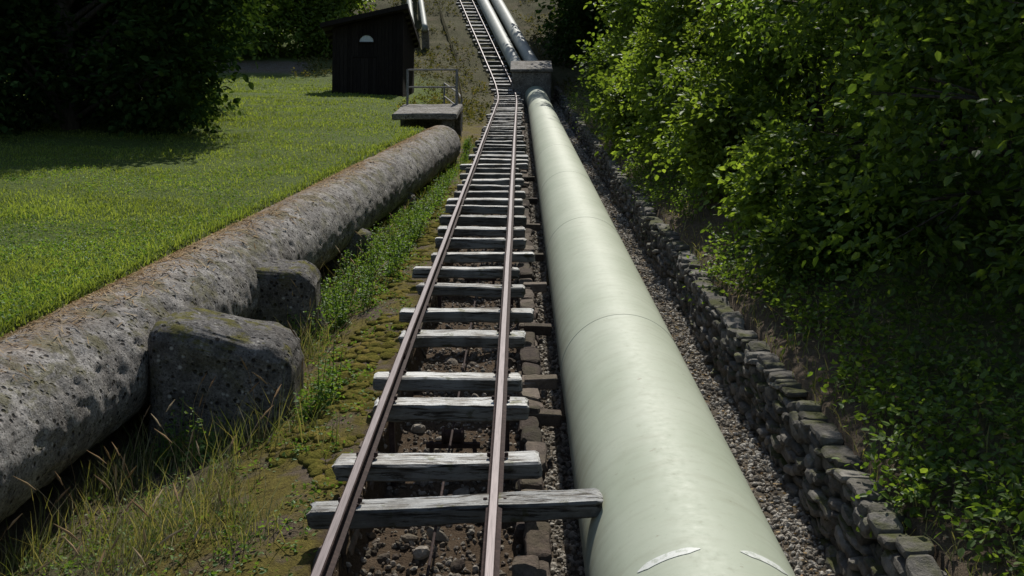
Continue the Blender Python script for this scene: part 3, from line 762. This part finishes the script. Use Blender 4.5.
kp = (ulo < uhi-.1) & ~((u > -9.1) & (u < -5.3) & (s > 48)) & (den > -.6+r.normal(size=n)*.3); s, u, den = s[kp], u[kp], den[kp]; n = len(s)
hh = r.uniform(.018, .048, n)*(1+.014*s)*(1+.6*np.clip(den, -.6, 1.2))
hh *= np.where(r.random(n) < .02, 2.0, 1)
blades('lawn_grass', s, u, hh, .0036*(1+s*.09), r.uniform(.6, 2.4, n), mat_blade, r)
n = 16000; s = 5*(40/5)**r.random(n); uhi = UC(s)-.6; u = uhi+(-(.56*s+1.2)-uhi)*r.random(n)
den = nz(np.stack([u, s, 0*u], -1), .8, 102); kp = den > -.05; s, u = s[kp], u[kp]; n = len(s)
c = P(s, u, wg(s, u)+.01); g = r.uniform(0, 6.28, n); d = nrm(np.stack([np.cos(g), np.sin(g), .35+0*g], -1))
V, F = leaves(c, d, r.uniform(.03, .08, n), 4, .036, (LT, LF), r)
mesh_np('lawn_herbs', V, F, mat_weed)
n = 7000; s = 4*(30/4)**r.random(n); u = UC(s)-.42+np.abs(r.normal(size=n))*-.18+.06
blades('lawn_fringe_grass', s, u, r.uniform(.05, .13, n), .004*(1+s*.08), r.uniform(.5, 1.8, n), mat_blade, r)
n = 26000; s = 3.2*(34/3.2)**r.random(n); lo = UC(s)+.50; u = lo+(-1.5-lo)*r.random(n)**1.2
den = nz(np.stack([u, s, 0*u], -1), 1.9, 98)
kp = (den > -.1+.9*np.clip((u+2.6)/1.0, 0, 1)+r.normal(size=n)*.15); s, u = s[kp], u[kp]; n = len(s)
blades('tall_grass', s, u, r.uniform(.04, .38, n)*np.clip(1.2+.5*(-2-u), .4, 1.15), .0026*(1+s*.08), r.uniform(.5, 2.2, n), mat_dry, r)
n = 160; s = 4*(20/4)**r.random(n); lo = UC(s)+.6; u = lo+(-2.0-lo)*r.random(n); b = P(s, u, wg(s, u)); A = Acc()
for i in range(n):
    h = r.uniform(.35, .75); le = r.normal(size=2)*.18; t = np.linspace(0, 1, 5)[:, None]
    pts = b[i]+t*up3*h+t**2*np.array([le[0], le[1], 0]); tube(A, pts, np.array([.003, .0025, .002, .002, .0015]), 3)
    tube(A, [pts[-1]-up3*.02, pts[-1]+up3*.03+np.array([le[0], le[1], 0])*.2, pts[-1]+up3*.09+np.array([le[0], le[1], 0])*.5], np.array([.003, .009, .002]), 5)
A.build('grass_seed_stems', mat_straw)
def weeds(name, s, u, h, r, size, mat):
    n = len(s); b = P(s, u, wg(s, u)); V_ = Acc()
    dirs = nrm(np.array([0, 0, 1.])+r.normal(size=(n, 3))*.2)
    for lv in range(6):
        t = (lv+1)/6.5
        for kq in range(2):
            g = r.uniform(0, 6.28, n); d = nrm(np.stack([np.cos(g), np.sin(g), .25+0*g], -1))
            V, F = leaves(b+dirs*(h*t)[:, None], d, size*1.4, 3, size*(1.1-.5*t), (LT, LF), r); V_.add(V, F)
    for i in range(n): tube(V_, [b[i], b[i]+dirs[i]*h[i]], np.array([.006, .003]), 4)
    return V_.build(name, mat)
n = 1600; s = 3.8*(34/3.8)**r.random(n); lo = UC(s)+.62; u = lo+(-1.75-lo)*r.random(n)**1.3
den = nz(np.stack([u, s, 0*u], -1), .9, 99); kp = den > -.15+.55*(s < 8.2); s, u = s[kp], u[kp]
weeds('nettle_weeds', s, u, r.uniform(.15, .65, len(s))*np.where(s < 8, .6, 1)*np.where(s > 20, .8, 1), r, .062, mat_weed)
n = 4000; s = 3.6*(34/3.6)**r.random(n); lo = UC(s)+.5; u = lo+(-1.45-lo)*r.random(n)
den = nz(np.stack([u, s, 0*u], -1), 1.4, 103); kp = den > .1; s, u = s[kp], u[kp]; n = len(s)
g = r.uniform(0, 6.28, n); d = nrm(np.stack([np.cos(g), np.sin(g), .5+0*g], -1))
V, F = leaves(P(s, u, wg(s, u)+.01), d, r.uniform(.05, .12, n), 4, .04, (LT, LF), r); mesh_np('creeping_herbs', V, F, mat_weed)
n = 1800; s = 3.4*(24/3.4)**r.random(n); u = r.normal(-1.72, .24, n)
den = nz(np.stack([u, s, 0*u], -1), 1.7, 104); kp = (den > -.2) & (u < -1.42) & (u > -2.5); s, u = s[kp], u[kp]; n = len(s)
sc = r.uniform(.03, .10, n); R = frame(s)*np.stack([sc*r.uniform(.7, 1.3, n), sc*r.uniform(.7, 1.3, n), sc*.35], -1)[:, None, :]
V, F = inst(ICO[0], ICO[1], R, P(s, u, wg(s, u)+.0)); V = V+.010*np.stack([nz(V, 22, 105), nz(V, 22, 106), nz(V, 22, 107)], -1)
mesh_np('moss_patches', V, F, mat_moss, smooth=True)
# moss and small plants growing on the conduit blocks and wall top
n = 20000; s = 3*(60/3)**r.random(n); u = 2.74+r.random(n)**1.4*6
den = nz(np.stack([u, s, 0*u], -1), .9, 100); kp = den > -.5+.5*(u < 3.0); s, u = s[kp], u[kp]; n = len(s)
c = P(s, u, wg(s, u)+r.uniform(0, .25, n)); d = nrm(r.normal(size=(n, 3))+np.array([-.5, 0, .8]))
V, F = leaves(c, d, r.uniform(.12, .3, n)*(1+s*.02), 5, .07, (LT, LF), r)
mesh_np('bank_undergrowth', V, F, mat_leafA)
n = 5000; s = 4*(50/4)**r.random(n); u = 2.70+r.random(n)**1.6*2
blades('bank_grass', s, u, r.uniform(.06, .2, n), .003*(1+s*.08), r.uniform(.8, 2.2, n), mat_dry, r)
n = 2600; s = 3.5*(45/3.5)**r.random(n); u = np.where(r.random(n) < .6, r.uniform(1.7, 2.6, n), r.uniform(2.75, 4.5, n))
L_ = r.uniform(.02, .045, n)*(1+s*.03); R = rotm(n, r)*L_[:, None, None]; R[:, 2] *= .35
V, F = inst(DT, DF, R, P(s, u, wg(s, u)+.03)); mesh_np('fallen_leaves', V, F, mat_straw)

# ------------------------------------------------------------------ light, sky, camera
SAZ, SEL = rad(9), rad(62)
sd = bpy.data.lights.new('sun', 'SUN'); sd.energy = 5.0; sd.angle = rad(.5); sd.color = (1, .96, .89)
so = bpy.data.objects.new('sun', sd); scene.collection.objects.link(so)
dirv = Vector((math.sin(SAZ)*math.cos(SEL), math.cos(SAZ)*math.cos(SEL), math.sin(SEL)))
so.rotation_euler = dirv.to_track_quat('Z', 'Y').to_euler(); so.location = (0, 0, 60)
w = bpy.data.worlds.new('World'); scene.world = w; w.use_nodes = True
nt = w.node_tree; sky = nt.nodes.new('ShaderNodeTexSky'); sky.sky_type = 'NISHITA'; sky.sun_disc = False
sky.sun_elevation = SEL; sky.sun_rotation = SAZ
bg = nt.nodes['Background']; bg.inputs[1].default_value = .10; nt.links.new(sky.outputs[0], bg.inputs[0])
cam = bpy.data.cameras.new('camera'); co = bpy.data.objects.new('camera', cam); scene.collection.objects.link(co)
cam.lens = 35; cam.sensor_width = 36; cam.clip_end = 2000; cam.clip_start = .05
co.location = P(0, 0, 2.95).reshape(3); co.rotation_euler = (rad(94.2), 0, rad(.46))
scene.camera = co
